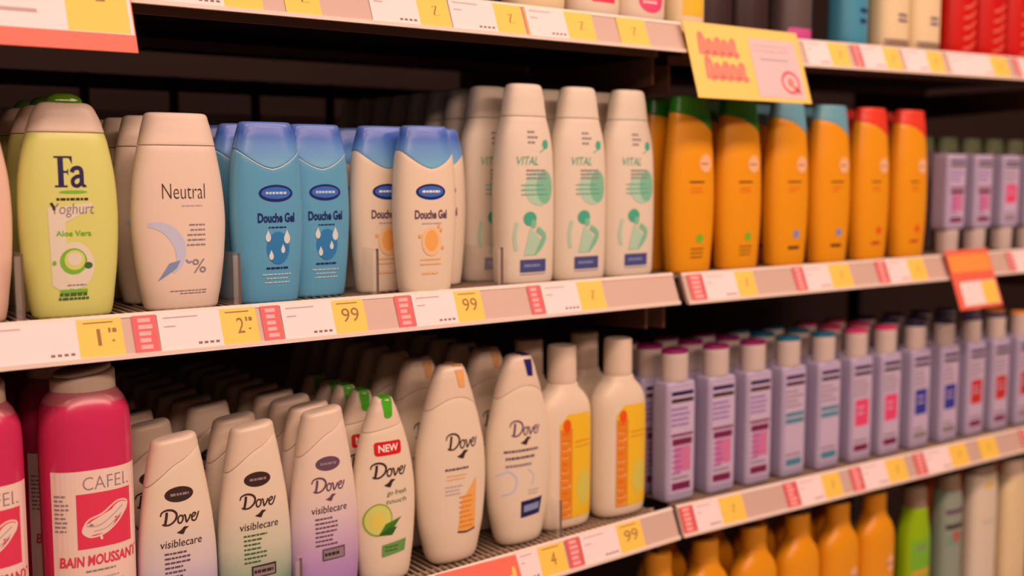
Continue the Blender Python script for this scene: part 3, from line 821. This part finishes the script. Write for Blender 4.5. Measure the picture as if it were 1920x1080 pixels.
ptxt = ['nearest the orange bottles', 'second from the orange bottles', 'third from the orange ones, pink print', 'fourth from the orange ones, pink print', 'fifth from the orange bottles']
for i, x in enumerate((1.648, 1.728, 1.812, 1.892, 1.965)):
    p = iv if i < 2 else ih
    row(p, i in (0, 2), 'B', x, [.030], f'lilac conditioner in file {ptxt2[i]} of the upside down ones', f'lilac conditioner upside down at the shelf edge, {ptxt[i]}', 'lilac conditioners standing on their caps')

gb = None
for i, x in enumerate((1.60, 1.672, 1.744, 1.816, 1.888, 1.960)):
    if gb is None:
        gb = simple_bottle('hair_care_bottle', .031, .018, .170, .022, 'grey_bottle', 'olive_cap', ca=.026, shoulder=.012); o = gb
    else: o = copy_tree(gb)
    put(o, 'B', x, .100, f'dark grey bottle with olive cap, {["first", "second", "third", "fourth", "fifth", "sixth"][i]} of those behind the upside down lilac ones', 'dark grey bottles behind the lilac conditioners')

# lower shelf, left bay
ba = bath_bottle()
row(ba, True, 'C', .279, [.040, .125, .205], 'red pink bubble bath behind the one with the whole bathtub label', 'large red pink bubble bath with a bathtub on its label, left of the white bottles', 'red pink bubble baths')
row(ba, False, 'C', .184, [.040, .125, .205], 'red pink bubble bath in the file at the left photo edge', 'large red pink bubble bath cut by the left edge of the photo', 'red pink bubble baths')
cb1 = care_bottle('body_purple_foot', .200)
row(cb1, True, 'C', .3585, [.030, .100, .160, .215, .258, .300, .342, .384], 'white shower gel in the file beside the bubble bath', 'white shower gel fading to purple at its foot, beside the pink bubble bath', 'white shower gels with purple feet')
cb2 = care_bottle('body_green_foot', .199)
row(cb2, True, 'C', .438, [.030, .075, .150, .195, .238, .280, .322, .364, .404], 'white shower gel in the file of the green footed one', 'white shower gel fading to green at its foot', 'white shower gels with green feet')
cb3 = care_bottle('body_violet_foot', .203, 'ink_purple', 'ink_purple', 'ink_purple')
row(cb3, True, 'C', .5135, [.026, .058, .100, .142, .182, .222, .262, .302, .342, .382], 'white shower gel in the file of the violet footed one', 'white shower gel fading to violet at its foot, left of the red NEW badge', 'white shower gels with violet feet', jit=.5)
cu = cucumber_bottle()
row(cu, True, 'C', .5865, [.028, .075, .112, .150, .190], 'white shower gel with green tab on its pointed cap', 'white shower gel with red NEW badge, cucumber slice and green cap tab', 'cucumber shower gels')
so = soft_bottle('tab_orange', 'orange'); sb = soft_bottle('tab_blue', 'blue')
row(so, True, 'C', .6750, [.030, .098, .150, .195, .240, .285, .330, .375], 'rounded white shower gel behind the one with apricot print', 'rounded white shower gel with apricot print and orange cap tab', 'rounded white shower gels with orange tabs')
row(sb, True, 'C', .771, [.030], '', 'rounded white shower gel with dark blue box print and dark blue cap tab', None)
row(so, False, 'C', .7705, [.095], '', 'rounded white shower gel with orange cap tab right behind the dark blue tabbed one', 'rounded white shower gels with orange tabs')
row(sb, False, 'C', .7705, [.145, .190, .235, .280, .325], 'rounded white shower gel with dark blue tab in shade', 'rounded white shower gel with dark blue cap tab in shade, nearest of the shaded ones', 'rounded white shower gels with dark blue tabs')
nk = necked_bottle()
row(nk, True, 'C', .8480, [.042, .108], 'white necked bath foam behind the left yellow labelled one', 'white necked bath foam with yellow label, left of the pair', 'white necked bath foams')
row(nk, False, 'C', .9330, [.034, .100], 'white necked bath foam behind the right yellow labelled one', 'white necked bath foam with yellow label, right of the pair beside the lilac bottles', 'white necked bath foams')
# lower shelf, right bay
LP = [('magenta', ('print_violet', 'print_rose', 'print_wine')), ('teal_dark', ('ink_grey', 'print_teal', 'print_teal')),
      ('pink_hot', ('ink_grey', 'print_hot', 'print_wine')), ('navy_cap', ('ink_grey', 'print_cobalt', 'ink_grey')),
      ('navy_cap', ('ink_grey', 'print_red', 'print_wine')), ('promo_orange', ('ink_grey', 'print_red', 'ink_grey'))]
lil = [lilac_bottle(*q) for q in LP]
used = set()
capn = ['magenta', 'dark teal', 'hot pink', 'navy', 'navy', 'orange']
prn = ['violet and wine print', 'teal bars print', 'hot pink print', 'cobalt print', 'dark red print', 'red print']
plan = [0, 0, 0, 1, 1, 2, 2, 3, 3, 4, 4, 5]
xs = [1.030, 1.108, 1.183, 1.258, 1.338, 1.416, 1.490, 1.570, 1.652, 1.731, 1.808, 1.888]
ordn = ['first', 'second', 'third', 'fourth', 'fifth', 'sixth', 'seventh', 'eighth', 'ninth', 'tenth', 'eleventh', 'twelfth']
for i, (q, x) in enumerate(zip(plan, xs)):
    row(lil[q], q not in used, 'C', x, [.030, .078, .126], f'lilac bottle with {capn[q]} cap top in the {ordn[i]} lilac file', f'lilac bottle with {capn[q]} cap top and {prn[q]}, {ordn[i]} along the edge', 'lilac hair care bottles')
    used.add(q)

# bottom shelf, right bay
on = necked_bottle('orange_body', 'orange_body', False, 'sun_milk_bottle', .207)
for ch in on.children:
    pass
dO = D(Shape([(0, .0370, .0210), (.012, .0395, .0225), (.06, .0410, .0230), (.13, .0412, .0230), (.152, .0390, .0222), (.18, .0185, .0172)], 2.5).front)
dO.ell(.016, .110, .010, .012, 'orange_pale'); dO.up(); dO.fine(.004, .106, .026, .112, 'ink_purple', 1, .4); dO.fine(-.014, .084, .012, .090, 'ink_dark', 1, .45)
dO.build('printed_label', on)
pos = ['leftmost', 'second from left', 'third from left', 'fourth from left', 'fifth from left', 'rightmost']
SC = 1.19
for i, x in enumerate((1.014, 1.105, 1.205, 1.302, 1.398, 1.492)):
    rr = row(on, i == 0, 'D', x, [.040, .125] if i else [.040], f'orange necked bottle in the {ordn[i]} bottom file', f'orange necked bottle on the bottom shelf, {pos[i]} in front', 'orange necked bottles on the bottom shelf')
    for o in rr: o.scale = (1.04, 1.0, SC)
def p_lime(d):
    d.rect(-.026, .10, .026, .150, 'ink_green'); d.up(); d.fine(-.018, .130, .016, .142, 'ink_grey', 2); d.rect(-.024, .092, .024, .098, 'promo_orange')
put(simple_bottle('shampoo_bottle', .034, .020, .202, .034, 'lime_green', 'grey_cap', ca=.019, prints=p_lime, shoulder=.05), 'D', 1.602, .040, 'lime green bottle with grey cap on the bottom shelf')
def p_teal(d):
    d.rect(-.024, .150, .024, .158, 'ink_dark'); d.fine(-.022, .120, .020, .140, 'teal_print', 3); d.ell(0, .135, .012, .010, 'print_red'); d.rect(-.024, .176, .024, .184, 'ink_purple')
put(simple_bottle('shampoo_bottle', .030, .020, .214, .028, 'teal_grey', 'grey_cap', ca=.020, prints=p_teal, shoulder=.015), 'D', 1.698, .040, 'grey green bottle with dark printed bands on the bottom shelf')
def p_cream(d): d.rect(-.016, .205, .014, .212, 'label_yellow'); d.fine(-.020, .140, .020, .146, 'ink_pale', 1)
put(simple_bottle('shampoo_bottle', .040, .020, .226, .016, 'vital_white', 'grey_cap', ca=.032, prints=p_cream, shoulder=.02), 'D', 1.800, .040, 'cream bottle with a small yellow mark on the bottom shelf')
put(simple_bottle('shampoo_bottle', .040, .020, .210, .025, 'cream_bottle', 'cream_cap', ca=.026, shoulder=.03), 'D', 1.905, .040, 'plain cream bottle at the right photo edge on the bottom shelf')
for i, x in enumerate((1.76, 1.86, 1.955)):
    o = simple_bottle('shampoo_bottle', .040, .022, .210, .045, 'terracotta', 'terracotta', ca=.030) if i == 0 else copy_tree(tc)
    if i == 0: tc = o
    put(o, 'D', x, .125, f'terracotta bottle in the back of the bottom shelf, {["left", "middle", "right"][i]} of three', 'terracotta bottles at the back')

# top shelf: only the lower parts are in the photo
def p_pink(d): d.ell(.002, .026, .020, .014, 'print_hot'); d.up(); d.fine(-.012, .022, .014, .032, 'pure_white', 2)
def p_rose(d): d.rect(-.016, .018, .020, .040, 'bath_red'); d.up(); d.fine(-.010, .024, .014, .034, 'pure_white', 2)
def p_yel(d): d.rect(-.018, .022, .018, .060, 'label_yellow')
def p_gr(d): d.quad((-.030, .004), (.026, .004), (.030, .020), (-.024, .020), 'magenta_print')
def p_navy(d): d.fine(.0, .030, .024, .060, 'navy', 2)
def p_small(d): d.fine(-.006, .040, .022, .056, 'navy', 2, .5); d.rect(-.030, .0, .030, .016, 'grey_cap')
def p_redd(d):
    for k_ in range(5): d.stroke([(-.014, .010 + k_ * .016), (.004, .014 + k_ * .016), (.020, .024 + k_ * .016)], .004, 'red_print')
W = simple_bottle
put(W('cream_bottle', .040, .022, .17, .03, 'cream_bottle', 'cream_cap', prints=None), 'A', .793, .030, 'cream white bottle on the top shelf above the leftmost tall lotion')
put(W('cream_bottle', .038, .022, .17, .03, 'white_plastic', 'cream_cap', prints=p_rose), 'A', .880, .030, 'white bottle with pale red print on the top shelf')
put(W('cream_bottle', .036, .022, .17, .03, 'white_plastic', 'cream_cap', prints=p_pink), 'A', .957, .030, 'white bottle with bright pink print on the top shelf')
put(W('cream_bottle', .029, .022, .17, .03, 'cream_bottle', 'cream_cap', prints=p_yel), 'A', 1.033, .030, 'cream bottle with yellow print above the corner of the yellow sign')
db = W('hair_spray_bottle', .034, .022, .18, .03, 'dark_bottle', 'dark_bottle')
for i, (x, t_) in enumerate(((1.103, 'left of three'), (1.175, 'middle of three'), (1.178, ''))):
    if i < 2: put(db if i == 0 else copy_tree(db), 'A', x, .05, f'dark brown bottle on the top shelf behind the yellow sign, {["left", "right"][i]} of two', 'dark brown bottles')
put(W('hair_spray_bottle', .032, .022, .18, .03, 'grey_bottle', 'dark_bottle', prints=p_gr), 'A', 1.252, .036, 'dark grey bottle with a magenta band on the top shelf')
put(W('shampoo_bottle', .024, .022, .18, .03, 'navy_bottle', 'navy_bottle'), 'A', 1.308, .075, 'dark navy bottle on the top shelf behind the blue one')
put(W('shampoo_bottle', .032, .022, .18, .03, 'teal_bottle', 'navy_bottle', prints=p_navy), 'A', 1.372, .030, 'blue bottle on the top shelf left of the cream pair')
cr1 = W('shampoo_bottle', .036, .022, .18, .03, 'cream_bottle', 'cream_cap', prints=p_small)
put(cr1, 'A', 1.470, .030, 'cream bottle with small blue print on the top shelf, left of the pair', 'cream pair on the top shelf')
put(copy_tree(cr1), 'A', 1.552, .030, 'cream bottle with small blue print on the top shelf, beside the red bottles', 'cream pair on the top shelf')
rb = W('shampoo_bottle', .038, .022, .19, .03, 'red_bottle', 'red_bottle', prints=p_redd)
for i, x in enumerate((1.652, 1.738, 1.824, 1.908)):
    put(rb if i == 0 else copy_tree(rb), 'A', x, .030, f'red bottle with slanted pale print on the top shelf, {["leftmost of the red ones", "second of the red ones", "third of the red ones", "rightmost of the red ones"][i]}', 'red bottles on the top shelf')

# ------------------------------------------------------------------ price tags in the rails
def rail_surf(sh, xc):
    z0 = RAIL[sh](xc); f = RAIL[sh]; h = RH[sh]
    def s(u, v, e):       # u along the rail from xc, v: 0 bottom .. 1 top; local coordinates
        t = 1 - v
        y = -0.0042 - (RP - 0.0022) * t - e * 0.9
        z = f(xc + u) - z0 - 0.0008 - (h - .0020) * t + e * .3
        return (u, y, z)
    return s, z0
def price_tag(sh, xr, xw, xy, xe, num, small, label, redtxt=True):
    """xr..xw red strip, xw..xy white paper, xy..xe yellow price field"""
    s, z0 = rail_surf(sh, xr); d = D(s); w_ = lambda x: x - xr
    v0, v1 = .06, .97
    d.e = .0004
    if xw - xr > .004:
        d.rect(0, v0, w_(xw) - .0012, v1, 'tag_red', 4, 4)
        d.up(); n = 5
        for i in range(n):
            d.rect((xw - xr) * .22, v0 + .08 + i * .165, (xw - xr) * random.uniform(.6, .78), v0 + .08 + i * .165 + .10, 'tag_redlight', 2, 1)
    elif xw - xr > .0005: d.rect(0, v0, w_(xw), v1, 'promo_orange', 2, 4)
    if xy - xw > .004:
        d.rect(w_(xw), v0, w_(xy), v1, 'tag_white', 4, 4); d.up()
        L = xy - xw
        d.fine_v = None
        x = w_(xw) + .005
        for vv, ll in ((.84, .55), (.74, .0), (.62, .18)):
            if ll: d.rect(x, vv, x + L * ll, vv + .035, 'tag_inkpale', 3, 1)
        x = w_(xy) - .024
        for k_ in range(4):
            if x + k_ * .0055 > w_(xw): d.rect(x + k_ * .0055, .14, x + k_ * .0055 + .0035, .20, 'tag_ink', 2, 1)
    d.rect(w_(xy), v0, w_(xe), v1, 'tag_yellow', 4, 4); d.up(); d.up()
    Wd = xe - xy
    if num:
        if len(num) == 2: d.text(num, w_(xy) + Wd * .26, .36, w_(xy) + Wd * .80, .74, 'price_ink', 0, 0.0)
        else:
            d.text(num, w_(xy) + Wd * .42, .32, w_(xy) + Wd * (.50 if num == '1' else .62), .72, 'price_ink', 0, 0.0)
            if small: d.rect(w_(xy) + Wd * .68, .62, w_(xy) + Wd * .73, .73, 'price_ink', 1, 1); d.rect(w_(xy) + Wd * .77, .62, w_(xy) + Wd * .86, .72, 'price_ink', 2, 1); d.rect(w_(xy) + Wd * .74, .40, w_(xy) + Wd * .80, .44, 'price_ink', 2, 1)
        d.rect(w_(xy) + Wd * .15, .86, w_(xe) - Wd * .2, .89, 'price_ink', 2, 1)
    else:
        d.rect(w_(xy) + Wd * .4, .40, w_(xy) + Wd * .7, .66, 'price_ink', 2, 1) if False else None
        d.stroke([(w_(xy) + Wd * .45, .62), (w_(xy) + Wd * .6, .66), (w_(xy) + Wd * .5, .40), (w_(xy) + Wd * .7, .40)], .0016, 'price_ink')
    # paper thickness
    o = d.build('price_tag', None)
    o.location = (xr, 0, z0)
    m = o.modifiers.new('thickness', 'SOLIDIFY'); m.thickness = .0002; m.offset = -1
    tag(o, label, 'price tag', {'A': 'price tags on the top rails', 'B': 'price tags on the middle rails', 'C': 'price tags on the lower rails'}[sh])
    return o
T = price_tag
T('B', .150, .150, .263, .302, '1', True, 'white and yellow price tag reading 1 under the lime green bottle')
T('B', .311, .334, .393, .429, '2', True, 'price tag with red strip and yellow field reading 2 under the cream white bottle')
T('B', .434, .455, .510, .546, '99', False, 'price tag with red strip reading 99 under the blue bottles')
T('B', .583, .604, .657, .692, '99', False, 'price tag with red strip reading 99 under the white bottles with blue caps')
T('B', .757, .777, .830, .869, '', False, 'price tag with red strip under the tall white lotions')
T('B', 1.013, 1.041, 1.101, 1.137, '', False, 'price tag at the left end of the right middle rail under the orange bottles')
T('B', 1.218, 1.241, 1.296, 1.343, '', False, 'price tag in the middle of the orange bottles rail')
T('B', 1.406, 1.432, 1.485, 1.528, '', False, 'price tag on the orange bottles rail left of the orange shelf card')
T('B', 1.765, 1.785, 1.850, 1.890, '', False, 'price tag under the lilac conditioners at the right photo edge')
T('C', .742, .742, .773, .812, '4', False, 'white and yellow price tag right of the red promotion strip')
T('C', .815, .838, .896, .937, '99', False, 'price tag with red strip reading 99 under the white necked bottles')
T('C', 1.006, 1.031, 1.079, 1.125, '', False, 'first price tag on the lilac bottles rail, beside the bay gap')
T('C', 1.211, 1.240, 1.294, 1.335, '', False, 'second price tag along the lilac bottles rail')
T('C', 1.360, 1.388, 1.448, 1.497, '', False, 'third price tag along the lilac bottles rail')
T('C', 1.522, 1.550, 1.618, 1.668, '', False, 'fourth price tag along the lilac bottles rail')
T('C', 1.703, 1.703, 1.704, 1.758, '', False, 'plain yellow price tag near the right end of the lilac bottles rail')
T('C', 1.835, 1.855, 1.900, 1.950, '', False, 'price tag at the right photo edge on the lilac bottles rail')
T('A', .330, .330, .402, .440, '', False, 'white and yellow price tag on the top rail beside the large hanging tag')
T('A', .462, .462, .463, .500, '', False, 'plain yellow price tag on the top rail above the blue bottles')
T('A', .556, .556, .612, .650, '', False, 'white and yellow price tag on the top rail, left of three together')
T('A', .652, .652, .710, .747, '', False, 'white and yellow price tag on the top rail, middle of three together')
T('A', .750, .7535, .809, .850, '', False, 'white and yellow price tag with orange edge on the top rail, right of three together')
T('A', .887, .887, .888, .934, '', False, 'plain yellow price tag near the right end of the top left rail')
T('A', 1.228, 1.228, 1.280, 1.322, '', False, 'price tag on the top right rail next to the yellow sign')
T('A', 1.333, 1.353, 1.406, 1.444, '', False, 'second price tag on the top right rail from the yellow sign')
T('A', 1.453, 1.453, 1.514, 1.554, '', False, 'third price tag on the top right rail from the yellow sign')
T('A', 1.570, 1.570, 1.690, 1.738, '', False, 'fourth price tag on the top right rail from the yellow sign')
T('A', 1.760, 1.775, 1.850, 1.890, '', False, 'price tag on the top right rail at the right photo edge')

# shelf signs
def card(name, sh, x0, x1, zt, zb, yt, yb, draw, base_m, label, cat='sign'):
    """a stiff printed card hanging in front of the rail, leaning like the rail"""
    L = x1 - x0; H = zt - zb
    root = empty(name, (x0, 0, zt)); tag(root, label, cat)
    def surf(u, v, e):
        t = 1 - v / H
        return (u, yt + (yb - yt) * t - e, -H * t)
    b = MB()
    b.prism_x([(yt, 0), (yb, -H), (yb + .0012, -H), (yt + .0012, 0)], 0, L, base_m)
    b.build('card', root)
    d = D(surf); draw(d, L, H); d.build('print', root)
    return root
def dr_sign(d, L, H):
    d.rect(L * .53, H * .06, L * .955, H * .86, 'sign_pink'); d.up()
    # two red hand-lettered lines
    for k_, (v0, v1, u0, u1) in enumerate(((.56, .84, .10, .42), (.24, .52, .12, .46))):
        n_ = 5
        for i in range(n_):
            a_ = L * (u0 + (u1 - u0) * i / n_); w_ = L * (u1 - u0) / n_
            d.stroke([(a_, H * (v0 + .02)), (a_ + w_ * .15, H * (v1 - (.0 if i == 0 else .08))), (a_ + w_ * .6, H * (v1 - .06 - .05 * (i % 2))), (a_ + w_ * .5, H * (v0 + .03)), (a_ + w_, H * (v0 + .06))], L * .030, 'sign_red')
    d.fine(L * .56, H * .66, L * .92, H * .80, 'ink_pale', 2, .35); d.rect(L * .60, H * .56, L * .86, H * .60, 'ink_pale')
    P = [(L * .84 + L * .075 * cos(2 * pi * i / 12), H * .28 + H * .14 * sin(2 * pi * i / 12)) for i in range(12)]
    d.stroke(P, L * .02, 'tag_red', closed=True); d.ell(L * .84, H * .28, L * .03, H * .07, 'sign_red'); d.stroke([(L * .86, H * .22), (L * .92, H * .14)], L * .025, 'tag_red')
card('promotion_sign', 'A', .992, 1.206, 1.636, 1.541, -.012, -.042, dr_sign, 'sign_yellow', 'yellow promotion sign with red lettering hanging over the gap between the top shelves')
def dr_big(d, L, H):
    d.rect(0, H * .16, L - .001, H - .001, 'tag_white'); d.up(); d.rect(L - .055, H * .17, L - .004, H * .98, 'tag_yellow'); d.up()
    d.text('2', L - .030, H * .45, L - .022, H * .68, 'price_ink'); d.fine(L - .018, H * .45, L - .008, H * .66, 'price_ink', 2, .4)
    d.fine(.02, H * .6, .10, H * .7, 'tag_inkpale', 1); d.rect(.16, H * .30, .255, H * .335, 'tag_inkpale')
card('price_card', 'A', -.02, .313, 1.645, 1.551, -.012, -.045, dr_big, 'promo_red', 'large white and yellow price card with salmon bottom edge at the top left corner', 'price card')
MATS['promo_red'].node_tree.nodes['Principled BSDF'].inputs['Base Color'].default_value = (*lin((236, 104, 80)), 1)
def dr_promo(d, L, H):
    d.rect(.004, H * .62, L - .004, H * .92, 'promo_orange'); d.rect(.016, H * .06, L - .004, H * .46, 'tag_white'); d.up(); d.rect(L * .62, H * .07, L - .005, H * .45, 'tag_yellow')
card('shelf_talker', 'B', 1.580, 1.702, 1.3275, 1.236, -.010, -.042, dr_promo, 'promo_red', 'orange red shelf card with small white and yellow price below the lilac conditioners', 'shelf card')
def dr_new(d, L, H):
    d.rect(.004, H * .30, L - .004, H * .965, 'promo_red'); d.up(); d.text('Nieuw!', .030, H * .40, L - .006, H * .84, 'tag_yellow', .1, .05)
card('promotion_strip', 'C', .628, .738, 1.0125, .950, -.011, -.042, dr_new, 'promo_red', 'red promotion strip with yellow lettering on the lower rail at the bottom of the photo', 'promotion strip')

# clear plastic dividers between the files
def divider(sh, x, label, h=.048, L=.40):
    o_ = MB(); o_.box((-.0006, 0.006, 0.0), (.0006, L, h), 'clear_plastic'); o_.box((-.0009, .0035, 0), (.0009, .006, h), 'clear_edge')
    o_.box((-.0060, .0035, 0), (-.0009, .0050, h * .96), 'clear_plastic')
    o = o_.build('shelf_divider'); o.location = (x, 0, deck(sh, x) - .0006 + (0.001 if sh == 'C' else 0)); tag(o, label, 'divider', 'clear plastic shelf dividers')
divider('B', .2235, 'clear plastic divider left of the lime green bottle', .060)
divider('B', .4185, 'clear plastic divider between the cream white and the blue bottles', .052)
divider('B', .5700, 'clear plastic divider with dark front edge before the white and blue capped bottles', .050) 
divider('B', .7300, 'clear plastic divider before the tall white lotions', .045)
divider('C', .3980, 'clear plastic divider between the purple footed and green footed bottles', .045)
divider('C', .4765, 'clear plastic divider between the green footed and violet footed bottles', .055)
divider('C', .8170, 'clear plastic divider left of the white necked bottles', .045)
